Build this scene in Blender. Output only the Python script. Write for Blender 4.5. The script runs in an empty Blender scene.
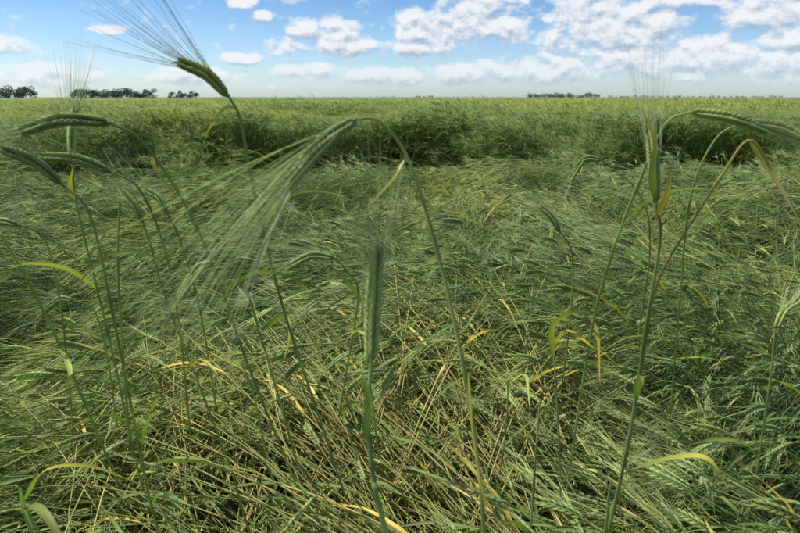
import bpy, math, random
import numpy as np
from mathutils import Vector, Matrix, noise
R = random.Random(7)
scene = bpy.context.scene
PITCH = math.radians(15.5); CAMZ = 1.05
# ------------------------------------------------------------------ mesh builder
class MB:
    def __init__(s): s.v=[]; s.f=[]; s.c=[]
    def add(s, vs, fs, cs):
        o=len(s.v); s.v.extend(vs); s.c.extend(cs)
        s.f.extend([tuple(i+o for i in f) for f in fs])
    def mesh(s, name, mat):
        me=bpy.data.meshes.new(name); me.from_pydata([tuple(p) for p in s.v],[],s.f)
        a=me.color_attributes.new('Col','FLOAT_COLOR','POINT')
        a.data.foreach_set('color', np.array([(c[0],c[1],c[2],1) for c in s.c],dtype=np.float32).ravel())
        me.materials.append(mat)
        me.polygons.foreach_set('use_smooth',[True]*len(me.polygons)); me.update()
        return me
def lerp(a,b,t): return tuple(a[i]*(1-t)+b[i]*t for i in range(3))
def jit(c,r,k=.12):
    g=1+r.uniform(-k,k); return (c[0]*g*(1+r.uniform(-k,k)*.5), c[1]*g, c[2]*g*(1+r.uniform(-k,k)*.6))
def tangents(P):
    n=len(P); T=[]
    for i in range(n):
        t=(P[min(i+1,n-1)]-P[max(i-1,0)])
        T.append(t.normalized() if t.length>1e-9 else Vector((0,0,1)))
    return T
def perp(t,ref):
    a=t.cross(ref)
    if a.length<1e-3: a=t.cross(Vector((1,.3,.1)))
    a.normalize(); return a, a.cross(t).normalized()
def tube(mb,P,rad,sides,c0,c1):
    T=tangents(P); n=len(P); vs=[];cs=[];fs=[]
    ref=Vector((.31,.2,.93)) if abs(T[0].z)<.8 else Vector((.2,.97,.1))
    for i in range(n):
        a,b=perp(T[i],ref); r=rad(i/(n-1))
        for k in range(sides):
            q=2*math.pi*k/sides; vs.append(P[i]+a*(math.cos(q)*r)+b*(math.sin(q)*r))
            cs.append(lerp(c0,c1,i/(n-1)))
    for i in range(n-1):
        for k in range(sides):
            k2=(k+1)%sides; fs.append((i*sides+k,i*sides+k2,(i+1)*sides+k2,(i+1)*sides+k))
    mb.add(vs,fs,cs)
def ribbon(mb,P,w,ref,c0,c1,fold=.3,twist=0):
    T=tangents(P); n=len(P); vs=[];cs=[];fs=[]
    for i in range(n):
        s=i/(n-1); a,b=perp(T[i],ref)
        if twist: 
            M_=Matrix.Rotation(twist*s,3,T[i]); a=M_@a; b=M_@b
        ww=w(s); vs+= [P[i]-a*ww, P[i]-b*(ww*fold), P[i]+a*ww]
        c=lerp(c0,c1,s); cs+=[c,tuple(x*1.15 for x in c),c]
    for i in range(n-1):
        o=i*3; fs+=[(o,o+1,o+4,o+3),(o+1,o+2,o+5,o+4)]
    mb.add(vs,fs,cs)
def strip(mb,P,w,ref,c0,c1):
    T=tangents(P); n=len(P); vs=[];cs=[];fs=[]
    for i in range(n):
        a,b=perp(T[i],ref); ww=w*(1-i/(n-1)*.75)
        vs+=[P[i]-a*ww,P[i]+a*ww]; c=lerp(c0,c1,i/(n-1)); cs+=[c,c]
    for i in range(n-1): fs.append((2*i,2*i+1,2*i+3,2*i+2))
    mb.add(vs,fs,cs)
def kernel(mb,base,d,side,L,w,th,c0,c1,sides,rings):
    a=side; b=d.cross(a).normalized(); vs=[base];cs=[c0];fs=[]
    for i in range(1,rings+1):
        s=i/(rings+1); r=math.sin(math.pi*s**.85)**.8
        for k in range(sides):
            q=2*math.pi*k/sides; vs.append(base+d*(L*s)+a*(math.cos(q)*w*r)+b*(math.sin(q)*th*r)); cs.append(lerp(c0,c1,s))
    vs.append(base+d*L); cs.append(c1); last=len(vs)-1
    for k in range(sides): fs.append((0,1+(k+1)%sides,1+k))
    for i in range(rings-1):
        o=1+i*sides
        for k in range(sides): k2=(k+1)%sides; fs.append((o+k,o+k2,o+sides+k2,o+sides+k))
    o=1+(rings-1)*sides
    for k in range(sides): fs.append((o+k,o+(k+1)%sides,last))
    mb.add(vs,fs,cs)
def catmull(P,n):
    P=[Vector(p) for p in P]; Q=[P[0]*2-P[1]]+P+[P[-1]*2-P[-2]]; out=[]; m=len(P)-1
    for i in range(n):
        u=i/(n-1)*m; k=min(int(u),m-1); t=u-k; a,b,c,d=Q[k:k+4]
        out.append(.5*((2*b)+(c-a)*t+(2*a-5*b+4*c-d)*t*t+(3*b-a-3*c+d)*t**3))
    return out
def sample(P,s):
    u=s*(len(P)-1); k=min(int(u),len(P)-2); return P[k].lerp(P[k+1],u-k)
EAR=(.29,.37,.12); AWN=(.42,.48,.22); STEM=(.18,.265,.07); LEAF=(.095,.175,.035)
STRAW=(.46,.43,.19); YEL=(.50,.38,.05); BLUE=(.135,.22,.10)
HEAR=(.38,.45,.14); HSTEM=(.24,.34,.09); HAWN=(.48,.53,.27)  # near-stalk palette, brightened in colour to make up for their shaded side
def awn(mb,p,d,L,r,lod,col,grav,w):
    n={0:9,1:3,2:3,3:2}[lod]; P=[p.copy()]; dd=d.normalized(); cur=p.copy()
    wob=Vector((r.uniform(-1,1),r.uniform(-1,1),r.uniform(-1,1)))*.14
    for i in range(1,n):
        dd=(dd+(grav+wob)*(1.0/n)).normalized(); cur=cur+dd*(L/(n-1)); P.append(cur.copy())
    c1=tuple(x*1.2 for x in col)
    if lod==0: tube(mb,P,lambda s:w*(1-.8*s),3,col,c1)
    else: strip(mb,P,w,Vector((r.uniform(-1,1),r.uniform(-1,1),r.uniform(-1,1))),col,c1)
def ear(mb,P,r,lod,col=EAR,acol=AWN,al=.12,spread=.22,grav=Vector((0,0,-.15)),size=1.0,aw=None):
    T=tangents(P); ref=Vector((r.uniform(-1,1),r.uniform(-1,1),r.uniform(.2,1)))
    if lod==0: ref=Vector((.15,1,.3))
    nk={0:15,1:7,2:4,3:2}[lod]
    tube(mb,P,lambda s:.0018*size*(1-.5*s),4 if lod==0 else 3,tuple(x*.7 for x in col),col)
    for i in range(nk):
        s=(i+.3)/nk*.93; p=sample(P,s); t=T[min(int(s*(len(T)-1)+.5),len(T)-1)]
        a,b=perp(t,ref)
        env=math.sin(math.pi*min(1,(s*.84+.14)))**.4
        rows=[(a,1,0),(-a,1,.5),(b,.78,.25),(-b,.78,.75)] if lod==0 else [(a,1,0),(-a,1,.5)]
        for (sd,k,off) in rows:
            pp=sample(P,min(1,s+off/nk*.93))
            lw={0:1.12,1:1.35,2:1.8,3:2.4}[lod]
            L=(.0105 if lod==0 else .016 if lod==1 else .024 if lod==2 else .045)*size*(.8+.2*env)
            d=(t+sd*(.42 if lod==0 else .33 if lod==1 else .25)*env).normalized()
            cc=jit(col,r,.14)
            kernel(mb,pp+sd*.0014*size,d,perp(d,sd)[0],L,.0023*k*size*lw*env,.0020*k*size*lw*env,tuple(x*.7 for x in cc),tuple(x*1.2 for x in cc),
                   {0:7,1:4,2:3,3:3}[lod],{0:5,1:2,2:1,3:1}[lod])
            if k==1 or (lod==0 and i%3==0):
                ad=(t+sd*spread*r.uniform(.5,1.4)+b*r.uniform(-1,1)*spread*.8)
                awn(mb,pp+d*L*.95,ad,al*r.uniform(.7,1.1)*(1-.25*s),r,lod,jit(acol,r,.2),grav,
                    aw if aw else {0:.00024,1:.00045,2:.0010,3:.0024}[lod])
def wleaf(W): return lambda s: W*(min(1,s*6+.35))*(1-s**2.2)+.0003
def leaf(mb,p,t,side,L,W,r,c0,c1,n=8,droop=1.6,up=.5):
    d=(t*up+side).normalized(); P=[p.copy()]; cur=p.copy()
    for i in range(1,n):
        d=(d+Vector((0,0,-droop/n))+Vector((r.uniform(-1,1),r.uniform(-1,1),r.uniform(-1,1)))*.10).normalized()
        cur=cur+d*(L/(n-1)); P.append(cur.copy())
    ribbon(mb,P,wleaf(W),Vector((r.uniform(-.3,.3),r.uniform(-.3,.3),1)),c0,c1,.35,r.uniform(-1.6,1.6))
# ------------------------------------------------------------------ materials
def nt(mat): mat.use_nodes=True; t=mat.node_tree; t.nodes.clear(); return t,t.nodes,t.links
def plant_mat(name,transl=.28,rough=.52,vary=.3):
    m=bpy.data.materials.new(name); t,N,L=nt(m)
    out=N.new('ShaderNodeOutputMaterial'); at=N.new('ShaderNodeAttribute'); at.attribute_name='Col'
    tint=N.new('ShaderNodeAttribute'); tint.attribute_type='INSTANCER'; tint.attribute_name='tint'
    tg=N.new('ShaderNodeAttribute'); tg.attribute_name='tint'
    ad=N.new('ShaderNodeMath'); ad.operation='MAXIMUM'; L.new(tint.outputs['Fac'],ad.inputs[0]); L.new(tg.outputs['Fac'],ad.inputs[1])
    geo=N.new('ShaderNodeNewGeometry')
    nz_=N.new('ShaderNodeTexNoise'); nz_.inputs['Scale'].default_value=14; nz_.inputs['Detail'].default_value=1
    L.new(geo.outputs['Position'],nz_.inputs['Vector'])
    mr=N.new('ShaderNodeMapRange'); mr.inputs[1].default_value=.3; mr.inputs[2].default_value=.7; mr.inputs[3].default_value=1-vary; mr.inputs[4].default_value=1+vary
    L.new(nz_.outputs['Fac'],mr.inputs[0])
    mx=N.new('ShaderNodeMix'); mx.data_type='RGBA'; mx.blend_type='MULTIPLY'
    L.new(ad.outputs[0],mx.inputs['Factor']); L.new(at.outputs['Color'],mx.inputs['A']); mx.inputs['B'].default_value=(1.75,1.42,.95,1)
    vm=N.new('ShaderNodeVectorMath'); vm.operation='SCALE'; L.new(mx.outputs['Result'],vm.inputs[0]); L.new(mr.outputs[0],vm.inputs['Scale'])
    p=N.new('ShaderNodeBsdfPrincipled'); p.inputs['Roughness'].default_value=rough; p.inputs['Specular IOR Level'].default_value=.3
    L.new(vm.outputs[0],p.inputs['Base Color'])
    tr=N.new('ShaderNodeBsdfTranslucent'); v2=N.new('ShaderNodeVectorMath'); v2.operation='MULTIPLY'; v2.inputs[1].default_value=(1.3,1.4,.6)
    L.new(vm.outputs[0],v2.inputs[0]); L.new(v2.outputs[0],tr.inputs['Color'])
    ms=N.new('ShaderNodeMixShader'); ms.inputs[0].default_value=transl
    L.new(p.outputs[0],ms.inputs[1]); L.new(tr.outputs[0],ms.inputs[2]); L.new(ms.outputs[0],out.inputs[0])
    return m
BM=plant_mat('barley_plant_material')
def link(o): scene.collection.objects.link(o); return o
# ------------------------------------------------------------------ lodged clumps
def lodged_plant(mb,r,root,head,h,L,lod,kind):
    n=9 if lod<2 else 7; P=[root.copy()]; cur=root.copy(); st=L/(n-1)
    e0=r.uniform(.7,1.3); hd=head
    for i in range(1,n):
        s=i/(n-1)
        if kind=='lean': e=e0*.95*(1-s*.55)
        elif kind=='straw': e=max(-.45,min(.5,(h-cur.z)*5))
        else: e=max(-.45,min(e0,(h-cur.z)*6)) if s<.75 else r.uniform(-.3,.25)
        hd+=r.gauss(0,.035)
        cur=cur+Vector((math.cos(hd)*math.cos(e),math.sin(hd)*math.cos(e),math.sin(e)))*st; P.append(cur.copy())
    P=catmull(P,n)
    if kind=='straw': c=lerp(STEM,STRAW,r.uniform(.1,1.0)) 
    else: c=lerp(lerp(STEM,BLUE,r.random()),STRAW,max(0,r.gauss(.02,.25)))
    c=jit(c,r,.18); sr=r.uniform(.0011,.0017)*(1.3 if kind=='straw' else 1 if lod<2 else 1.35)
    tube(mb,P,lambda s:sr*(1.15-.5*s),3,lerp(c,STRAW,.2 if kind=='straw' else .12),c)
    T=tangents(P)
    for s in ([.35,.55,.75] if kind!='straw' else [.5,.8]):
        if r.random()<(.6 if kind!='straw' else .45):
            k=int(s*(len(P)-1)); a=r.uniform(0,6.28); sd=Vector((math.cos(a),math.sin(a),r.uniform(-.1,.4)))
            y=r.random(); lc=jit(lerp(LEAF,BLUE,r.random()*.7),r,.2)
            if y<(.3 if kind=='straw' else .05): lc=jit(lerp(YEL,STRAW,r.random()),r,.15)
            leaf(mb,P[k],T[k],sd*.3,r.uniform(.12,.24),r.uniform(.0022,.004)*(1.2 if lod==2 else 1),r,lc,lerp(lc,YEL,.12),6 if lod<2 else 4,1.0,1.0)
    if kind!='straw' or r.random()<.12:
        t=T[-1]; dr=Vector((0,0,-1))*r.uniform(0,.6)
        E=[P[-1]]; d=t.copy()
        for i in range(4): d=(d+dr*.25).normalized(); E.append(E[-1]+d*r.uniform(.014,.019))
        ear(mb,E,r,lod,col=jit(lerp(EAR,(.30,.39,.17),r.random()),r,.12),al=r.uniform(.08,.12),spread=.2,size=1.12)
def make_coll(name): return bpy.data.collections.new(name)
near=make_coll('lodged_barley_clumps')
KN=['lodged']*8+['lean']*4+['straw']*5+['far']*7
for i,k in enumerate(KN):
    r=random.Random(100+i); mb=MB(); lod=2 if k=='far' else 1
    npl={'lodged':16,'lean':11,'straw':22,'far':22}[k]
    for j in range(npl):
        root=Vector((r.uniform(-.16,.16)-.3,r.uniform(-.16,.16),-.02 if k!='straw' else .02))
        hd=r.gauss(0,{'lodged':.18,'lean':.2,'straw':.24,'far':.15}[k])
        h={'lodged':r.uniform(.05,.25),'lean':.5,'straw':r.uniform(.08,.26),'far':r.uniform(.06,.25)}[k]
        lodged_plant(mb,r,root,hd,h,r.uniform(.6,.85) if k!='lean' else r.uniform(.45,.66),lod,'lodged' if k=='far' else k)
    near.objects.link(bpy.data.objects.new('lodged_barley_clump_%02d'%i,mb.mesh('lodged_clump_%02d'%i,BM)))
# ------------------------------------------------------------------ standing clumps
stand=make_coll('standing_barley_clumps')
def standing_plant(mb,r,x,y,H,la,ln,lod):
    if lod==3: pts=[Vector((x,y,H*.55)),Vector((x+ln*.6*math.cos(la),y+ln*.6*math.sin(la),H*.8)),Vector((x+ln*math.cos(la),y+ln*math.sin(la),H))]
    else: pts=[Vector((x,y,0)),Vector((x+ln*.15*math.cos(la),y+ln*.15*math.sin(la),H*.4)),Vector((x+ln*.5*math.cos(la),y+ln*.5*math.sin(la),H*.8)),Vector((x+ln*math.cos(la),y+ln*math.sin(la),H))]
    n=3 if lod==3 else 6 if lod==2 else 12
    P=catmull(pts,n); c=jit(lerp(STEM,BLUE,r.random()*.5),r) if lod!=1 else jit(HSTEM,r); tube(mb,P,lambda s:.0017 if lod<3 else .003,3,tuple(q*.5 for q in c) if lod==2 else lerp(c,STRAW,.2),c)  # wall stems darken towards the root, shade at the wall's foot put into colour
    T=tangents(P)
    for s in ([.35,.55,.75,.9] if lod<3 else [.3,.8]):
        if lod==1 and r.random()<.4: continue
        k=int(s*(n-1)); a=r.uniform(0,6.28); lc=jit(LEAF,r,.25)
        if r.random()<.05: lc=jit(YEL,r)
        leaf(mb,P[k],T[k],Vector((math.cos(a),math.sin(a),.2))*.5,r.uniform(.13,.22),r.uniform(.003,.005)*(1.8 if lod==3 else 1),r,lc,lerp(lc,YEL,.1),4 if lod==3 else 5 if lod==2 else 9,2.2,1.0)
    E=[P[-1]]; d=T[-1].copy(); dr=Vector((math.cos(la),math.sin(la),-r.uniform(.1,.9)))
    for q in range(4): d=(d+dr*.3).normalized(); E.append(E[-1]+d*.017)
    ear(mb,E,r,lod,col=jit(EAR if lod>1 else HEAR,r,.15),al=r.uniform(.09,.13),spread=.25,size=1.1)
KS=['wall']*7+['top']*5+['single']*6
for i,k in enumerate(KS):
    r=random.Random(500+i); mb=MB()
    if k=='single':
        standing_plant(mb,r,0,0,r.uniform(.55,.8),0,r.uniform(.1,.35),1)
    else:
        hw=.2 if k=='wall' else .4
        for j in range(31 if k=='wall' else 34):
            standing_plant(mb,r,r.uniform(-hw,hw),r.uniform(-hw,hw),r.gauss(.73,.045),r.gauss(math.pi,.9),r.uniform(.02,.16),2 if k=='wall' else 3)
    stand.objects.link(bpy.data.objects.new('standing_barley_clump_%02d'%i,mb.mesh('standing_clump_%02d'%i,BM)))
# ------------------------------------------------------------------ scatter through geometry nodes
def scatter(name,pts,coll,realize=False):
    """pts: list of (x,y,z, rx,ry,rz, scale, idx, tint)"""
    A=np.array(pts,dtype=np.float32); me=bpy.data.meshes.new(name)
    me.vertices.add(len(A)); me.vertices.foreach_set('co',A[:,:3].ravel())
    me.attributes.new('rot','FLOAT_VECTOR','POINT').data.foreach_set('vector',A[:,3:6].ravel())
    me.attributes.new('scl','FLOAT','POINT').data.foreach_set('value',A[:,6].copy())
    me.attributes.new('idx','INT','POINT').data.foreach_set('value',A[:,7].astype(np.int32))
    me.attributes.new('tint','FLOAT','POINT').data.foreach_set('value',A[:,8].copy())
    me.update(); ob=link(bpy.data.objects.new(name,me))
    g=bpy.data.node_groups.new(name+'_scatter','GeometryNodeTree')
    g.interface.new_socket('Geometry',in_out='INPUT',socket_type='NodeSocketGeometry'); g.interface.new_socket('Geometry',in_out='OUTPUT',socket_type='NodeSocketGeometry')
    N=g.nodes; L=g.links; gi=N.new('NodeGroupInput'); go=N.new('NodeGroupOutput')
    ci=N.new('GeometryNodeCollectionInfo'); ci.inputs['Collection'].default_value=coll; ci.inputs['Separate Children'].default_value=True; ci.inputs['Reset Children'].default_value=True
    ip=N.new('GeometryNodeInstanceOnPoints'); ip.inputs['Pick Instance'].default_value=True
    def na(n,ty):
        x=N.new('GeometryNodeInputNamedAttribute'); x.data_type=ty; x.inputs['Name'].default_value=n; return x.outputs['Attribute']
    e=N.new('FunctionNodeEulerToRotation'); L.new(na('rot','FLOAT_VECTOR'),e.inputs[0])
    L.new(gi.outputs[0],ip.inputs['Points']); L.new(ci.outputs[0],ip.inputs['Instance']); L.new(na('idx','INT'),ip.inputs['Instance Index'])
    L.new(e.outputs[0],ip.inputs['Rotation']); L.new(na('scl','FLOAT'),ip.inputs['Scale'])
    if realize:
        rz=N.new('GeometryNodeRealizeInstances'); L.new(ip.outputs[0],rz.inputs[0]); L.new(rz.outputs[0],go.inputs[0])
    else: L.new(ip.outputs[0],go.inputs[0])
    md=ob.modifiers.new('scatter','NODES'); md.node_group=g
    return ob
def nz(x,y,s,o=0): return noise.noise(Vector((x*s+o,y*s-o*.7,o*1.3)))
def sst(a,b,x): t=max(0,min(1,(x-a)/(b-a))); return t*t*(3-2*t)
def edge(x):
    e=8.0+1.2*nz(x,0,.65,3)+.7*nz(x,0,2.0,9)+.25*nz(x,0,6,2)
    e-=1.5*math.exp(-((x-1.35)/.55)**2)
    e-=.6*sst(-1,-5,x) ; return e
def dip(x,y):   # partly lodged, wind-laid waves in the standing crop
    if y<9: return 0
    k=nz(x*.30+y*.12,y*.55,.5,31)+.35*nz(x*.5,y*1.2,.5,3)
    return .36*sst(.06,.30,k)*sst(9,11.5,y)*(1.3 if x<0 else .9)
def heading(x,y):
    a=math.pi+.2
    a+=4.4*nz(x,y*1.2,.5,11)+1.2*nz(x,y,1.1,5)
    if x>0.2: a-=min(1,(x-.2)/1.2)*.7*max(0,1-(y-1)/5)
    if y<2.1 and abs(x)<.8: a-=.9*(1-abs(x)/.8)*min(1,2.1-y)
    return a
r=R; nearp=[]; farp=[]
def lod_pts(y0,y1,w,dens,near_zone):
    for i in range(int((y1-y0)*2*w*dens)):
        x=r.uniform(-w,w); y=r.uniform(y0,y1)
        if abs(x)>y*.70+.9 or y>edge(x)+.1: continue
        hd=heading(x,y)+r.gauss(0,.10 if not near_zone else .16)
        flat=1-.5*sst(5.5,7.3,y)
        z=(.26*nz(x,y*1.3,.9,2)+.16*nz(x,y,2.2,8))*flat-.09*sst(5,7.3,y)
        straw=max(0,1-((x+.12)/.62)**2)**.6*sst(1.95,1.3,y) if near_zone else 0
        if near_zone:
            q=r.random(); lean=.10+(.45*sst(.2,.6,x) if x>.2 else .08)
            if q<straw*.88: k=r.randint(12,16); hd=math.pi*.78+1.2*nz(x,y,.9,13)+r.choice([0,0,-.9])+r.gauss(0,.15)
            elif q<straw*.88+(1-straw)*lean: k=r.randint(8,11)
            else: k=r.randint(0,7)
        else: k=r.randint(17,23) if r.random()<.92 else r.randint(8,11)
        t=max(0,min(.5,.06+1.0*nz(x,y,.8,21)+.10*straw))
        (nearp if near_zone else farp).append((x,y,z+.02,r.gauss(0,.07),r.gauss(0,.09),hd,r.uniform(.85,1.15),k,t))
lod_pts(.45,3.0,3.0,33,True); lod_pts(3.0,8.9,6.8,19,False)
scatter('lodged_barley',nearp,near,True)
scatter('lodged_barley.001',farp,near,True)
pts=[]
for (y0,y1,dens,lo) in [(6.0,10,24,0),(10,18,6,0),(18,40,1.6,1)]:
    w=y1*.70+1.5; n=int((y1-y0)*2*w*dens)
    for i in range(n):
        x=r.uniform(-w,w); y=r.uniform(y0,y1)
        if abs(x)>y*.70+1.5: continue
        ee=edge(x)
        if y<ee: continue
        near_e=max(0,1-(y-ee)/.6); ne2=max(0,1-(y-ee)/1.2)
        hh=1+.16*nz(x,y,.55,4)+.16*nz(x,y,1.5,6)
        slump=.34*sst(.16,.40,nz(x,0,1.0,44)+.4*nz(x,y,2.5,41))*ne2
        sink=near_e*r.uniform(0,.06)+slump
        lean=.16*near_e*r.uniform(.2,1)+slump*1.0
        dp=dip(x,y)
        k=r.randint(0,6) if y<11 else r.randint(7,11)
        pts.append((x,y,-sink-dp,lean+r.gauss(0,.06),r.gauss(0,.08)+dp*2,r.uniform(-.5,.5),hh,k,max(0,min(.6,.30+.7*nz(x*.4,y,.3,17)-.4*near_e))))  # tint drops at the front rows, painting the wall face's shade
# tufts that stayed half upright in the flattened part
for (cx,cy,rad_,nn) in [(1.5,6.0,.30,7),(2.7,5.4,.25,3),(-2.2,6.2,.3,3),(3.7,5.8,.4,5),(2.1,4.2,.2,2)]:
    for i in range(nn):
        a=r.uniform(0,6.28); q=rad_*math.sqrt(r.random())
        pts.append((cx+q*math.cos(a),cy+q*math.sin(a),-r.uniform(.12,.3),r.gauss(.2,.2),r.gauss(-.2,.25),r.uniform(-1.5,1.5),r.uniform(.75,.95),r.randint(0,6),r.uniform(0,.4)))
scatter('standing_barley',pts,stand)
# single stalks that stayed up among the flattened crop
pts=[]
for i in range(190):
    y=r.uniform(1.1,7.5); x=r.uniform(-1,1)*(y*.7+.5)
    if abs(x)<.25 and y<1.8: continue
    if r.random()<.4 and y>3: continue
    pts.append((x,y,-.03,r.gauss(0,.2),r.gauss(0,.2),heading(x,y)+r.gauss(0,.8),r.uniform(.62,.95) if y<3 else r.uniform(.55,.8),r.randint(12,17),r.uniform(0,.3)))
scatter('upright_barley',pts,stand)
# ------------------------------------------------------------------ ground and distant canopy
def sheet(name,xs,ys,zf,mat):
    v=[(x,y,zf(x,y)) for y in ys for x in xs]; nx=len(xs)
    f=[(j*nx+i,j*nx+i+1,(j+1)*nx+i+1,(j+1)*nx+i) for j in range(len(ys)-1) for i in range(nx-1)]
    me=bpy.data.meshes.new(name); me.from_pydata(v,[],f); me.materials.append(mat)
    me.polygons.foreach_set('use_smooth',[True]*len(f)); return link(bpy.data.objects.new(name,me))
gm=bpy.data.materials.new('shaded_soil_and_thatch'); t,N,L=nt(gm)
out=N.new('ShaderNodeOutputMaterial'); p=N.new('ShaderNodeBsdfPrincipled'); p.inputs['Roughness'].default_value=1
n1=N.new('ShaderNodeTexNoise'); n1.inputs['Scale'].default_value=14; n1.inputs['Detail'].default_value=4; g_=N.new('ShaderNodeNewGeometry'); L.new(g_.outputs['Position'],n1.inputs['Vector'])
cr=N.new('ShaderNodeValToRGB'); cr.color_ramp.elements[0].position=.35; cr.color_ramp.elements[0].color=(.022,.028,.010,1); cr.color_ramp.elements[1].position=.7; cr.color_ramp.elements[1].color=(.07,.08,.028,1)  # soil and thatch, with shade under the crop mixed into the dark greens
L.new(n1.outputs['Fac'],cr.inputs[0]); L.new(cr.outputs[0],p.inputs['Base Color']); L.new(p.outputs[0],out.inputs[0])
sheet('ground',[-3000,-300,-30,-8,0,8,30,300,3000],[-300,-20,-2,2,6,12,40,300,4000],lambda x,y:0,gm)
cm=bpy.data.materials.new('distant_barley_canopy'); t,N,L=nt(cm)
out=N.new('ShaderNodeOutputMaterial'); p=N.new('ShaderNodeBsdfPrincipled'); p.inputs['Roughness'].default_value=.9; p.inputs['Specular IOR Level'].default_value=.1
g_=N.new('ShaderNodeNewGeometry'); mp=N.new('ShaderNodeMapping'); mp.inputs['Scale'].default_value=(.014,.05,1); L.new(g_.outputs['Position'],mp.inputs['Vector'])
n1=N.new('ShaderNodeTexNoise'); n1.inputs['Scale'].default_value=1; n1.inputs['Detail'].default_value=6; L.new(mp.outputs[0],n1.inputs['Vector'])
n2=N.new('ShaderNodeTexNoise'); n2.inputs['Scale'].default_value=6; n2.inputs['Detail'].default_value=6; L.new(g_.outputs['Position'],n2.inputs['Vector'])
cr=N.new('ShaderNodeValToRGB'); e=cr.color_ramp.elements; e[0].position=.42; e[0].color=(.08,.125,.03,1); e[1].position=.56; e[1].color=(.25,.30,.08,1)
L.new(n1.outputs['Fac'],cr.inputs[0])
m2=N.new('ShaderNodeMapRange'); m2.inputs[1].default_value=.3; m2.inputs[2].default_value=.7; m2.inputs[3].default_value=.65; m2.inputs[4].default_value=1.3; L.new(n2.outputs['Fac'],m2.inputs[0])
vm=N.new('ShaderNodeVectorMath'); vm.operation='SCALE'; L.new(cr.outputs[0],vm.inputs[0]); L.new(m2.outputs[0],vm.inputs['Scale']); L.new(vm.outputs[0],p.inputs['Base Color'])
bp=N.new('ShaderNodeBump'); bp.inputs['Strength'].default_value=.8; bp.inputs['Distance'].default_value=.1; L.new(n2.outputs['Fac'],bp.inputs['Height']); L.new(bp.outputs[0],p.inputs['Normal']); L.new(p.outputs[0],out.inputs[0])
xs=[-2600,-1600,-900,-500]+[-300+20*i for i in range(13)]+[-48+2*i for i in range(49)]+[60+20*i for i in range(13)]+[500,900,1600,2600]
ys=[10,10.6,11.3,12,13,14,15,16.2,17.5,19,20.5,22,24]+[26*1.07**i for i in range(70)]
def canopy(x,y):
    b=.55 if y<20 else .60+.03*nz(x,y,.05,3)
    return b-dip(x,y)*(1 if abs(x)<60 else 0) - (0 if y<60 else min(.25,(y-60)*.002)*(nz(x,y,.006,7)+.4)) 
sheet('barley_field',xs,ys,canopy,cm)
# ------------------------------------------------------------------ distant trees
TM=bpy.data.materials.new('tree_foliage'); t,N,L=nt(TM); out=N.new('ShaderNodeOutputMaterial'); p=N.new('ShaderNodeBsdfPrincipled'); p.inputs['Roughness'].default_value=.8
at_=N.new('ShaderNodeAttribute'); at_.attribute_name='Col'; L.new(at_.outputs['Color'],p.inputs['Base Color']); L.new(p.outputs[0],out.inputs[0])
def tree_row(name,specs,haze,nl=80):
    mb=MB(); r=random.Random(len(name)+int(specs[0][0]))
    for (x,y,h,w) in specs:
        tr=(.05,.04,.03)
        P=[Vector((x,y,0)),Vector((x+w*.05,y,h*.3)),Vector((x,y,h*.75))]; tube(mb,P,lambda s:h*.03*(1-.7*s),5,tr,tr)
        lobes=[(r.uniform(-.6,.6)*w,r.uniform(-.5,.5)*w,h*r.uniform(.18,.82),r.uniform(.3,.5)*w) for _ in range(9)]
        for l in lobes:
            tube(mb,[Vector((x,y,h*.3)),Vector((x+l[0],y+l[1],l[2]))],lambda s:h*.012*(1-.6*s),3,tr,tr)
            shade=r.uniform(.6,1.3)
            for k in range(nl):
                d=Vector((r.gauss(0,1),r.gauss(0,1),r.gauss(0,1))).normalized()*l[3]*r.uniform(.55,1.08); d.z*=.8
                c=Vector((x+l[0],y+l[1],l[2]))+d; s=h*r.uniform(.03,.06)
                a=Vector((r.gauss(0,1),r.gauss(0,1),r.gauss(0,1))).normalized(); u,vv=perp(a,Vector((0,0,1)))
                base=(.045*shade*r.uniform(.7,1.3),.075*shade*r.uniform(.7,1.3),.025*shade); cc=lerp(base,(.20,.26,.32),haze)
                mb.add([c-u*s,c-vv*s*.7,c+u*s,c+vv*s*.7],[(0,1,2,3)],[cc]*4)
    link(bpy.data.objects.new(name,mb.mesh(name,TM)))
def row(b0,b1,dist,n,h0,h1,wk,seed):
    q=random.Random(seed); o=[]
    for i in range(n):
        b=math.radians(b0+(b1-b0)*(i+q.uniform(-.3,.3))/max(1,n-1)); d=dist*q.uniform(.95,1.05); h=q.uniform(h0,h1)
        o.append((math.sin(b)*d,math.cos(b)*d,h,h*wk*q.uniform(.8,1.2)))
    return o
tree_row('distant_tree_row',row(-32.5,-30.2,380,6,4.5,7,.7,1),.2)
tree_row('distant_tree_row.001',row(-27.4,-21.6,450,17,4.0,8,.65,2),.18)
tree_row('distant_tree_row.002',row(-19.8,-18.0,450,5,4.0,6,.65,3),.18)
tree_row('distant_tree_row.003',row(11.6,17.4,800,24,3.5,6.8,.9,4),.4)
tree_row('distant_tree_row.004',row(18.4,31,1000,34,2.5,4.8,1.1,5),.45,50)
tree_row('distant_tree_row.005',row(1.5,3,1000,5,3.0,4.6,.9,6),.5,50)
tree_row('distant_tree_row.006',row(-18,11,1600,90,1.8,3.8,2.2,8),.7,30)
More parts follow.
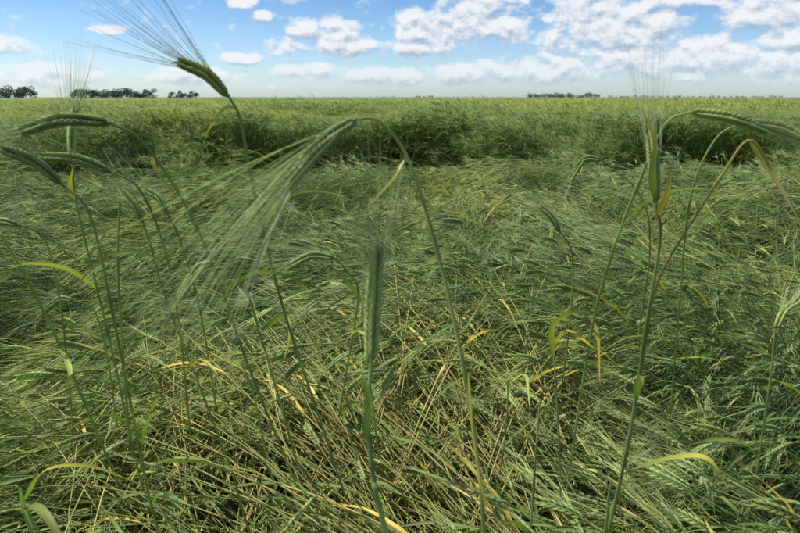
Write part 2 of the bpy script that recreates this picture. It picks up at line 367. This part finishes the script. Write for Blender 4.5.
# ------------------------------------------------------------------ foreground stalks
def at(u,v,d):
    a=(u-400)/610; b=(266.5-v)/610
    return Vector((d*a, d*(math.cos(PITCH)+math.sin(PITCH)*b), CAMZ+d*(-math.sin(PITCH)+math.cos(PITCH)*b)))
hero_n=0
def stalk(stem,earp=None,leaves=(),rad=.0016,col=None,al=.12,spread=.22,grav=(0,0,-.15),ecol=HEAR,acol=HAWN,root=True,seed=1,size=1.15,aw=None,xl=0):
    global hero_n
    r=random.Random(seed); mb=MB(); S=[at(*p) for p in stem]
    if root and S[-1].z>.05:
        l=S[-1]; d=(S[-1]-S[-2]); k=l.z/max(.2,-d.normalized().z) if d.z<0 else l.z
        S.append(Vector((l.x+d.normalized().x*k*.5,l.y+.05+abs(d.normalized().y)*k*.3,l.z*.45))); S.append(Vector((S[-1].x*1.02,S[-1].y+.03,-.01)))
    P=catmull(S,44); c=col or jit(lerp(HSTEM,STRAW,.12),r)
    nodes=[.35,.6,.82]
    def rr(s): return rad*(.8+.55*s)+sum(rad*.45*math.exp(-((s-q)/.008)**2) for q in nodes)
    tube(mb,P,rr,8,c,lerp(c,STRAW,.3))
    T=tangents(P)
    for i in range(xl):   # stem leaves on the lower half
        k=int(44*r.uniform(.35,.8)); a=r.uniform(0,6.28); lc=jit(LEAF,r,.2) if r.random()<.7 else jit(YG_,r)
        leaf(mb,P[k],-T[k],Vector((math.cos(a),math.sin(a)*.5,.2))*.55,r.uniform(.12,.2),r.uniform(.004,.0058),r,tuple(q*1.25 for q in lc),lerp(lc,YEL,.35),14,1.7,1.0)
    if earp:
        E=catmull([at(*p) for p in earp],12)
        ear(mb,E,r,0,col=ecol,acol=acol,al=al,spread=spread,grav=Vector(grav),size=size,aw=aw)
    for lf in leaves:
        LP=catmull([at(*p) for p in lf[0]],18)
        W=lf[1]; ribbon(mb,LP,lambda s:W*(min(1,s*5+.4))*(1-s**2.5)+.0002,Vector(lf[4] if len(lf)>4 else (0,.5,1)),lf[2],lf[3],.4,.8)
    nm='barley_stalk' if hero_n==0 else 'barley_stalk.%03d'%hero_n; hero_n+=1
    link(bpy.data.objects.new(nm,mb.mesh(nm,BM)))
G=(.15,.25,.05); YG=YG_=(.34,.38,.08)
# upright ear in the middle
stalk([(371,364,.45),(368,420,.455),(374,480,.46),(386,533,.47)],[(371,365,.45),(373,310,.447),(377,248,.445)],spread=.12,al=.12,seed=3,col=(.28,.36,.12),ecol=(.44,.50,.16),size=1.1,rad=.0019,
   leaves=[([(366,440,.455),(368,400,.45),(362,372,.445)],.003,G,YG)])
# ear against the sky, backlit darkness put into its ear and awn colours
stalk([(229,97,.58),(240,118,.59),(250,170,.62),(264,235,.68),(290,330,.8),(330,450,1.0)],[(229,97,.58),(208,76,.575),(181,63,.57)],spread=.2,al=.13,grav=(0,0,.05),seed=4,ecol=(.32,.36,.09),acol=(.28,.31,.12),size=1.1,xl=1,
   leaves=[([(240,112,.59),(225,108,.58),(205,135,.57)],.003,STRAW,YEL)])
# arching ear
stalk([(357,119,.5),(380,122,.5),(410,163,.51),(440,262,.52),(464,368,.53),(476,450,.54),(484,533,.55)],[(357,119,.46),(322,143,.44),(284,188,.42)],spread=.16,al=.19,grav=(.10,0,-.42),seed=5,rad=.0016,col=(.32,.35,.10),
   acol=(.55,.60,.34),ecol=(.44,.50,.17),size=.95,aw=.0004,leaves=[([(468,372,.53),(476,450,.52),(490,533,.52)],.004,YG,YEL,(1,.2,.1)),([(404,160,.51),(392,180,.5),(366,208,.49)],.003,STRAW,STRAW),([(357,119,.46),(368,117,.48),(380,122,.5)],.001,YG,YG)])
# left cluster
stalk([(112,124,.6),(140,140,.61),(180,195,.64),(215,270,.7),(250,370,.85),(290,470,1.05)],[(112,123,.6),(65,120,.59),(18,133,.58)],spread=.15,al=.12,grav=(0,0,-.1),seed=6,xl=1,
   leaves=[([(152,153,.62),(160,175,.62),(180,202,.62)],.004,YEL,YEL)])
stalk([(112,172,.75),(140,190,.76),(165,250,.8),(180,330,.95),(190,430,1.2)],[(112,172,.75),(80,160,.74),(38,156,.73)],spread=.15,seed=7,xl=2)
stalk([(62,184,.62),(90,215,.63),(110,300,.7),(130,400,.85),(150,500,1.0)],[(62,184,.62),(36,163,.61),(2,149,.6)],spread=.15,seed=8,xl=2)
stalk([(72,158,.8),(76,200,.82),(90,260,.86),(112,350,.98),(138,470,1.2)],[(72,158,.8),(72,135,.8),(75,110,.8)],spread=.14,al=.13,grav=(0,0,.1),seed=9,leaves=[([(76,200,.82),(70,185,.81),(74,165,.8)],.004,YEL,YG)],xl=2)
stalk([(143,222,.8),(152,250,.82),(170,310,.9),(205,400,1.05),(240,490,1.25)],[(143,222,.8),(136,208,.8),(124,193,.8)],spread=.2,al=.1,seed=10,xl=1)
stalk([(120,200,.9),(118,260,.93),(122,340,1.05),(130,440,1.3)],None,seed=11,rad=.002,xl=2)
stalk([(0,232,.8),(30,285,.85),(62,350,.95),(100,440,1.15)],None,seed=12,rad=.002,leaves=[([(60,345,.95),(70,370,.9),(66,390,.9)],.004,YG,YG)])
stalk([(20,225,.9),(45,240,.92),(60,300,1.0),(70,390,1.2)],[(20,225,.9),(0,222,.9),(-25,232,.9)],spread=.2,seed=40,xl=2)
stalk([(75,300,1.1),(95,312,1.12),(108,360,1.2),(118,430,1.4)],[(75,300,1.1),(60,300,1.1),(40,315,1.1)],spread=.2,seed=41,xl=2)
stalk([(215,262,.8),(240,275,.82),(262,340,.9),(285,420,1.05)],[(215,262,.8),(198,270,.79),(180,296,.78)],spread=.2,grav=(0,0,-.5),al=.13,seed=42)
stalk([(168,215,1.0),(180,240,1.02),(200,310,1.1),(215,400,1.3)],[(168,215,1.0),(160,200,1.0),(146,190,1.0)],spread=.2,seed=43,xl=2)
# right: awns up
stalk([(656,205,.62),(660,240,.63),(647,320,.66),(632,420,.72),(608,533,.8)],[(656,205,.62),(654,170,.62),(650,135,.62)],spread=.10,al=.14,grav=(0,0,.1),seed=13,col=(.19,.28,.08),rad=.0018,xl=1,size=1.0,
   leaves=[([(655,200,.62),(652,170,.61),(655,140,.61),(640,105,.6)],.004,G,YEL,(0,1,.2)),([(658,215,.62),(668,190,.61),(670,160,.61)],.004,YEL,YEL,(0,1,.2))])
stalk([(799,218,.6),(775,178,.6),(750,140,.6),(722,175,.62),(690,225,.66),(655,290,.74),(640,380,.9),(625,470,1.1)],None,seed=14,rad=.0014,col=(.30,.28,.07),leaves=[([(750,140,.6),(770,170,.6),(800,222,.59)],.003,YEL,STRAW,(0,1,.4))])
stalk([(690,112,.62),(665,125,.63),(640,180,.66),(610,260,.75),(590,340,.9)],[(690,112,.62),(730,118,.615),(768,131,.61)],spread=.15,al=.13,grav=(0,0,-.2),seed=15,xl=1,size=1.0)
stalk([(745,122,.7),(715,140,.72),(690,200,.76),(680,300,.9),(670,420,1.2)],[(745,122,.7),(780,128,.7),(812,142,.69)],spread=.15,seed=16,xl=2,rad=.0013)
stalk([(560,232,1.1),(572,255,1.12),(570,320,1.2),(560,400,1.5)],[(560,232,1.1),(552,218,1.1),(540,206,1.1)],spread=.2,seed=45,xl=2)
stalk([(775,330,.9),(770,380,.92),(760,450,1.0),(745,533,1.1)],[(775,330,.9),(784,312,.9),(798,300,.9)],spread=.2,seed=47,xl=3)
stalk([(540,400,.9),(536,450,.92),(530,533,1.0)],None,seed=49,xl=3)
# middle distance individuals
stalk([(336,258,.9),(350,275,.92),(358,300,.96),(345,380,1.2)],[(336,258,.9),(312,256,.9),(286,268,.89)],spread=.2,al=.12,grav=(0,0,-.3),seed=17,xl=2)
stalk([(602,160,1.1),(640,195,1.12),(650,250,1.2),(640,330,1.5)],[(602,160,1.1),(585,160,1.1),(570,180,1.1)],spread=.2,seed=18)
def leafstem(stem,leaves,seed,rad=.0016): stalk(stem,None,leaves,rad=rad,seed=seed,xl=1)
leafstem([(553,345,.95),(556,390,.97),(560,470,1.05)],[([(553,355,.95),(553,325,.93),(575,312,.9),(596,328,.88),(600,385,.87)],.005,YG,YEL,(0,1,.3)),([(554,345,.95),(566,330,.93),(590,345,.9),(603,362,.9)],.004,YEL,YEL)],20)
leafstem([(612,480,.75),(608,500,.76),(605,533,.78)],[([(622,474,.75),(660,460,.73),(705,457,.7),(728,488,.69)],.0055,G,YEL,(0,.3,1))],21)
leafstem([(22,500,.7),(30,515,.71),(40,533,.72)],[([(24,500,.7),(45,470,.7),(90,466,.72),(135,482,.74)],.004,G,YEL)],22)
leafstem([(240,360,1.0),(255,400,1.05),(270,470,1.15)],[([(240,362,1.0),(215,360,.97),(175,368,.95)],.004,YG,YEL),([(262,330,1.0),(285,315,.98),(290,335,.95),(284,360,.94)],.005,G,YEL,(0,1,.2))],23)
leafstem([(232,470,.75),(240,500,.77),(250,533,.8)],[([(240,478,.75),(205,462,.74),(150,462,.73)],.005,G,YG)],24)
leafstem([(20,488,.6),(24,510,.6),(32,533,.62)],[([(22,490,.6),(26,510,.58),(36,533,.57)],.005,YG,STRAW,(0,1,.2))],25)
leafstem([(362,300,1.0),(370,380,1.1),(380,470,1.3)],[([(365,305,1.0),(350,285,.98),(330,265,.97)],.005,G,G)],26)
leafstem([(508,380,1.1),(506,430,1.15),(495,500,1.25)],[([(508,384,1.1),(525,375,1.1),(530,410,1.05)],.004,YG,YG)],27)
# ------------------------------------------------------------------ world
def M(nodes,links,op,a,b=None,clamp=False):
    m=nodes.new('ShaderNodeMath'); m.operation=op; m.use_clamp=clamp
    for i,x in enumerate((a,b)):
        if x is None: continue
        if isinstance(x,(int,float)): m.inputs[i].default_value=x
        else: links.new(x,m.inputs[i])
    return m.outputs[0]
w=bpy.data.worlds.new('World'); scene.world=w; w.use_nodes=True; t=w.node_tree; N=t.nodes; L=t.links; N.clear()
SUN_EL=math.radians(57); SUN_AZ=math.radians(-78)   # bearing from the view direction (+Y), negative = left
sky=N.new('ShaderNodeTexSky'); sky.sky_type='NISHITA'; sky.sun_disc=False; sky.sun_elevation=SUN_EL; sky.sun_rotation=SUN_AZ; sky.ozone_density=2.0; sky.air_density=1.0; sky.dust_density=.6
tc=N.new('ShaderNodeTexCoord'); sp=N.new('ShaderNodeSeparateXYZ'); L.new(tc.outputs['Generated'],sp.inputs[0])
rp=N.new('ShaderNodeValToRGB'); L.new(sp.outputs[2],rp.inputs[0]); e=rp.color_ramp.elements
e[0].position=0; e[0].color=(1.08,1.26,1.56,1); e[1].position=.14; e[1].color=(.60,.84,1.12,1); q=e.new(.05); q.color=(.88,1.08,1.38,1); q=e.new(.35); q.color=(1.4,1.3,1.08,1)
sm=N.new('ShaderNodeMix'); sm.data_type='RGBA'; sm.blend_type='MULTIPLY'; sm.inputs['Factor'].default_value=1; L.new(sky.outputs[0],sm.inputs['A']); L.new(rp.outputs[0],sm.inputs['B'])
bg=N.new('ShaderNodeBackground'); bg.inputs['Strength'].default_value=.12; L.new(sm.outputs['Result'],bg.inputs[0]); wo=N.new('ShaderNodeOutputWorld'); L.new(bg.outputs[0],wo.inputs[0])
# ------------------------------------------------------------------ clouds: a far dome band of fair-weather cumulus
CL=[(-31.4,3.9,1.8,.7),(-29,1.7,4.5,.9),(-24,5.2,1.2,.35),(-13.5,7.7,1.2,.6),(-12,6.7,1.0,.5),(-8.3,5.8,1.4,.9),(-10.2,4.3,1.7,.7),(-5.5,5.7,2.0,1.0),(-4.9,4.3,2.6,1.0),(-14,3.2,1.8,.5),(2.2,5.4,3.1,1.9),(1.6,4.4,3.0,1.0),(6.8,6.8,3.6,2.1),(9.5,5.7,2.2,1.2),
 (15.9,6.6,3.5,2.1),(20,5.8,3.8,1.8),(17.3,4.9,4.8,1.6),(23,7.3,2.8,.6),(29.4,6.6,3.5,1.6),(31.1,4.4,2.6,1.2),(25,2.9,5.8,1.6),(31,2.5,3.8,1.4),(13.5,2.3,3.8,1.2),(6.2,2.1,4.5,1.0),(-1,1.8,3.8,.8),(19,3.2,3.2,1.2),(-8,2.2,3.8,.7),(-18,1.8,4.5,.7)]
cg=bpy.data.node_groups.new('cloud_density','ShaderNodeTree')
cg.interface.new_socket('Vector',in_out='INPUT',socket_type='NodeSocketVector'); cg.interface.new_socket('Density',in_out='OUTPUT',socket_type='NodeSocketFloat')
gn=cg.nodes; gl=cg.links; gi=gn.new('NodeGroupInput'); go=gn.new('NodeGroupOutput')
acc=None
for (az,el,ra,re) in CL:
    s=gn.new('ShaderNodeVectorMath'); s.operation='SUBTRACT'; gl.new(gi.outputs[0],s.inputs[0]); s.inputs[1].default_value=(az,el,0)
    k=gn.new('ShaderNodeVectorMath'); k.operation='MULTIPLY'; gl.new(s.outputs[0],k.inputs[0]); k.inputs[1].default_value=(1/ra,1/re,0)
    d=gn.new('ShaderNodeVectorMath'); d.operation='DOT_PRODUCT'; gl.new(k.outputs[0],d.inputs[0]); gl.new(k.outputs[0],d.inputs[1])
    x=M(gn,gl,'SUBTRACT',1,d.outputs['Value']); acc=x if acc is None else M(gn,gl,'MAXIMUM',acc,x)
acc=M(gn,gl,'MAXIMUM',acc,-.8)
def fbm(scale,sy,detail,rough,seed):
    mp=gn.new('ShaderNodeMapping'); mp.inputs['Scale'].default_value=(scale,scale*sy,1); mp.inputs['Location'].default_value=(seed,seed*.3,seed); gl.new(gi.outputs[0],mp.inputs['Vector'])
    n=gn.new('ShaderNodeTexNoise'); n.inputs['Scale'].default_value=1; n.inputs['Detail'].default_value=detail; n.inputs['Roughness'].default_value=rough; gl.new(mp.outputs[0],n.inputs['Vector']); return n.outputs['Fac']
f1=M(gn,gl,'MULTIPLY',M(gn,gl,'SUBTRACT',fbm(.5,1.6,9,.62,3.1),.45),4.4)
gl.new(M(gn,gl,'ADD',M(gn,gl,'MULTIPLY',acc,.85),f1),go.inputs[0])
kmat=bpy.data.materials.new('cumulus_clouds'); t,N,L=nt(kmat); kmat.cycles.emission_sampling='NONE'
g_=N.new('ShaderNodeNewGeometry'); nr=N.new('ShaderNodeVectorMath'); nr.operation='NORMALIZE'; L.new(g_.outputs['Position'],nr.inputs[0])
sp=N.new('ShaderNodeSeparateXYZ'); L.new(nr.outputs[0],sp.inputs[0])
az=M(N,L,'MULTIPLY',M(N,L,'ARCTAN2',sp.outputs[0],sp.outputs[1]),57.2958); el=M(N,L,'MULTIPLY',M(N,L,'ARCSINE',sp.outputs[2]),57.2958)
cv=N.new('ShaderNodeCombineXYZ'); L.new(az,cv.inputs[0]); L.new(el,cv.inputs[1])
def dens(off):
    a=N.new('ShaderNodeVectorMath'); a.operation='ADD'; L.new(cv.outputs[0],a.inputs[0]); a.inputs[1].default_value=off
    g=N.new('ShaderNodeGroup'); g.node_tree=cg; L.new(a.outputs[0],g.inputs[0]); return g.outputs[0]
d0=dens((0,0,0)); d1=dens((-.2,.6,0))
al=N.new('ShaderNodeMapRange'); al.interpolation_type='SMOOTHSTEP'; L.new(d0,al.inputs[0]); al.inputs[1].default_value=-.35; al.inputs[2].default_value=.85
sh=N.new('ShaderNodeMapRange'); L.new(M(N,L,'SUBTRACT',d0,d1),sh.inputs[0]); sh.inputs[1].default_value=-.85; sh.inputs[2].default_value=.4
cc=N.new('ShaderNodeMix'); cc.data_type='RGBA'; L.new(sh.outputs[0],cc.inputs['Factor']); cc.inputs['A'].default_value=(.40,.50,.64,1); cc.inputs['B'].default_value=(.90,.92,.95,1)
fh=N.new('ShaderNodeMapRange'); L.new(el,fh.inputs[0]); fh.inputs[1].default_value=.2; fh.inputs[2].default_value=3.5; fh.inputs[3].default_value=.4; fh.inputs[4].default_value=.95
fa=M(N,L,'MULTIPLY',al.outputs[0],fh.outputs[0])
tr=N.new('ShaderNodeBsdfTransparent'); em=N.new('ShaderNodeEmission'); L.new(cc.outputs['Result'],em.inputs[0]); ms=N.new('ShaderNodeMixShader'); L.new(fa,ms.inputs[0]); L.new(tr.outputs[0],ms.inputs[1]); L.new(em.outputs[0],ms.inputs[2])
out=N.new('ShaderNodeOutputMaterial'); L.new(ms.outputs[0],out.inputs[0])
RD=6000; v=[];f=[]; na_=61; ne=7
for j in range(ne):
    for i in range(na_):
        A=math.radians(-60+2*i); E_=math.radians(-.1+2.0*j); v.append((RD*math.cos(E_)*math.sin(A),RD*math.cos(E_)*math.cos(A),RD*math.sin(E_)))
for j in range(ne-1):
    for i in range(na_-1): f.append((j*na_+i,j*na_+i+1,(j+1)*na_+i+1,(j+1)*na_+i))
me=bpy.data.meshes.new('sky'); me.from_pydata(v,[],f); me.materials.append(kmat); link(bpy.data.objects.new('sky',me))
sl=bpy.data.lights.new('sun','SUN'); sl.energy=4.8; sl.angle=math.radians(.6); sl.color=(1,.97,.89); so=link(bpy.data.objects.new('sun',sl))
sd=Vector((math.sin(SUN_AZ)*math.cos(SUN_EL),math.cos(SUN_AZ)*math.cos(SUN_EL),math.sin(SUN_EL))); so.rotation_euler=sd.to_track_quat('Z','Y').to_euler(); so.location=(0,0,20)
# ------------------------------------------------------------------ camera
cd=bpy.data.cameras.new('camera'); cd.sensor_width=23.6; cd.lens=18; cd.clip_start=.02; cd.clip_end=9000
cd.dof.use_dof=True; cd.dof.focus_distance=1.9; cd.dof.aperture_fstop=8
co=link(bpy.data.objects.new('camera',cd)); co.location=(0,0,CAMZ); co.rotation_euler=(math.pi/2-PITCH,0,0); scene.camera=co
scene.view_settings.view_transform='Standard'; scene.view_settings.look='None'; scene.view_settings.exposure=0
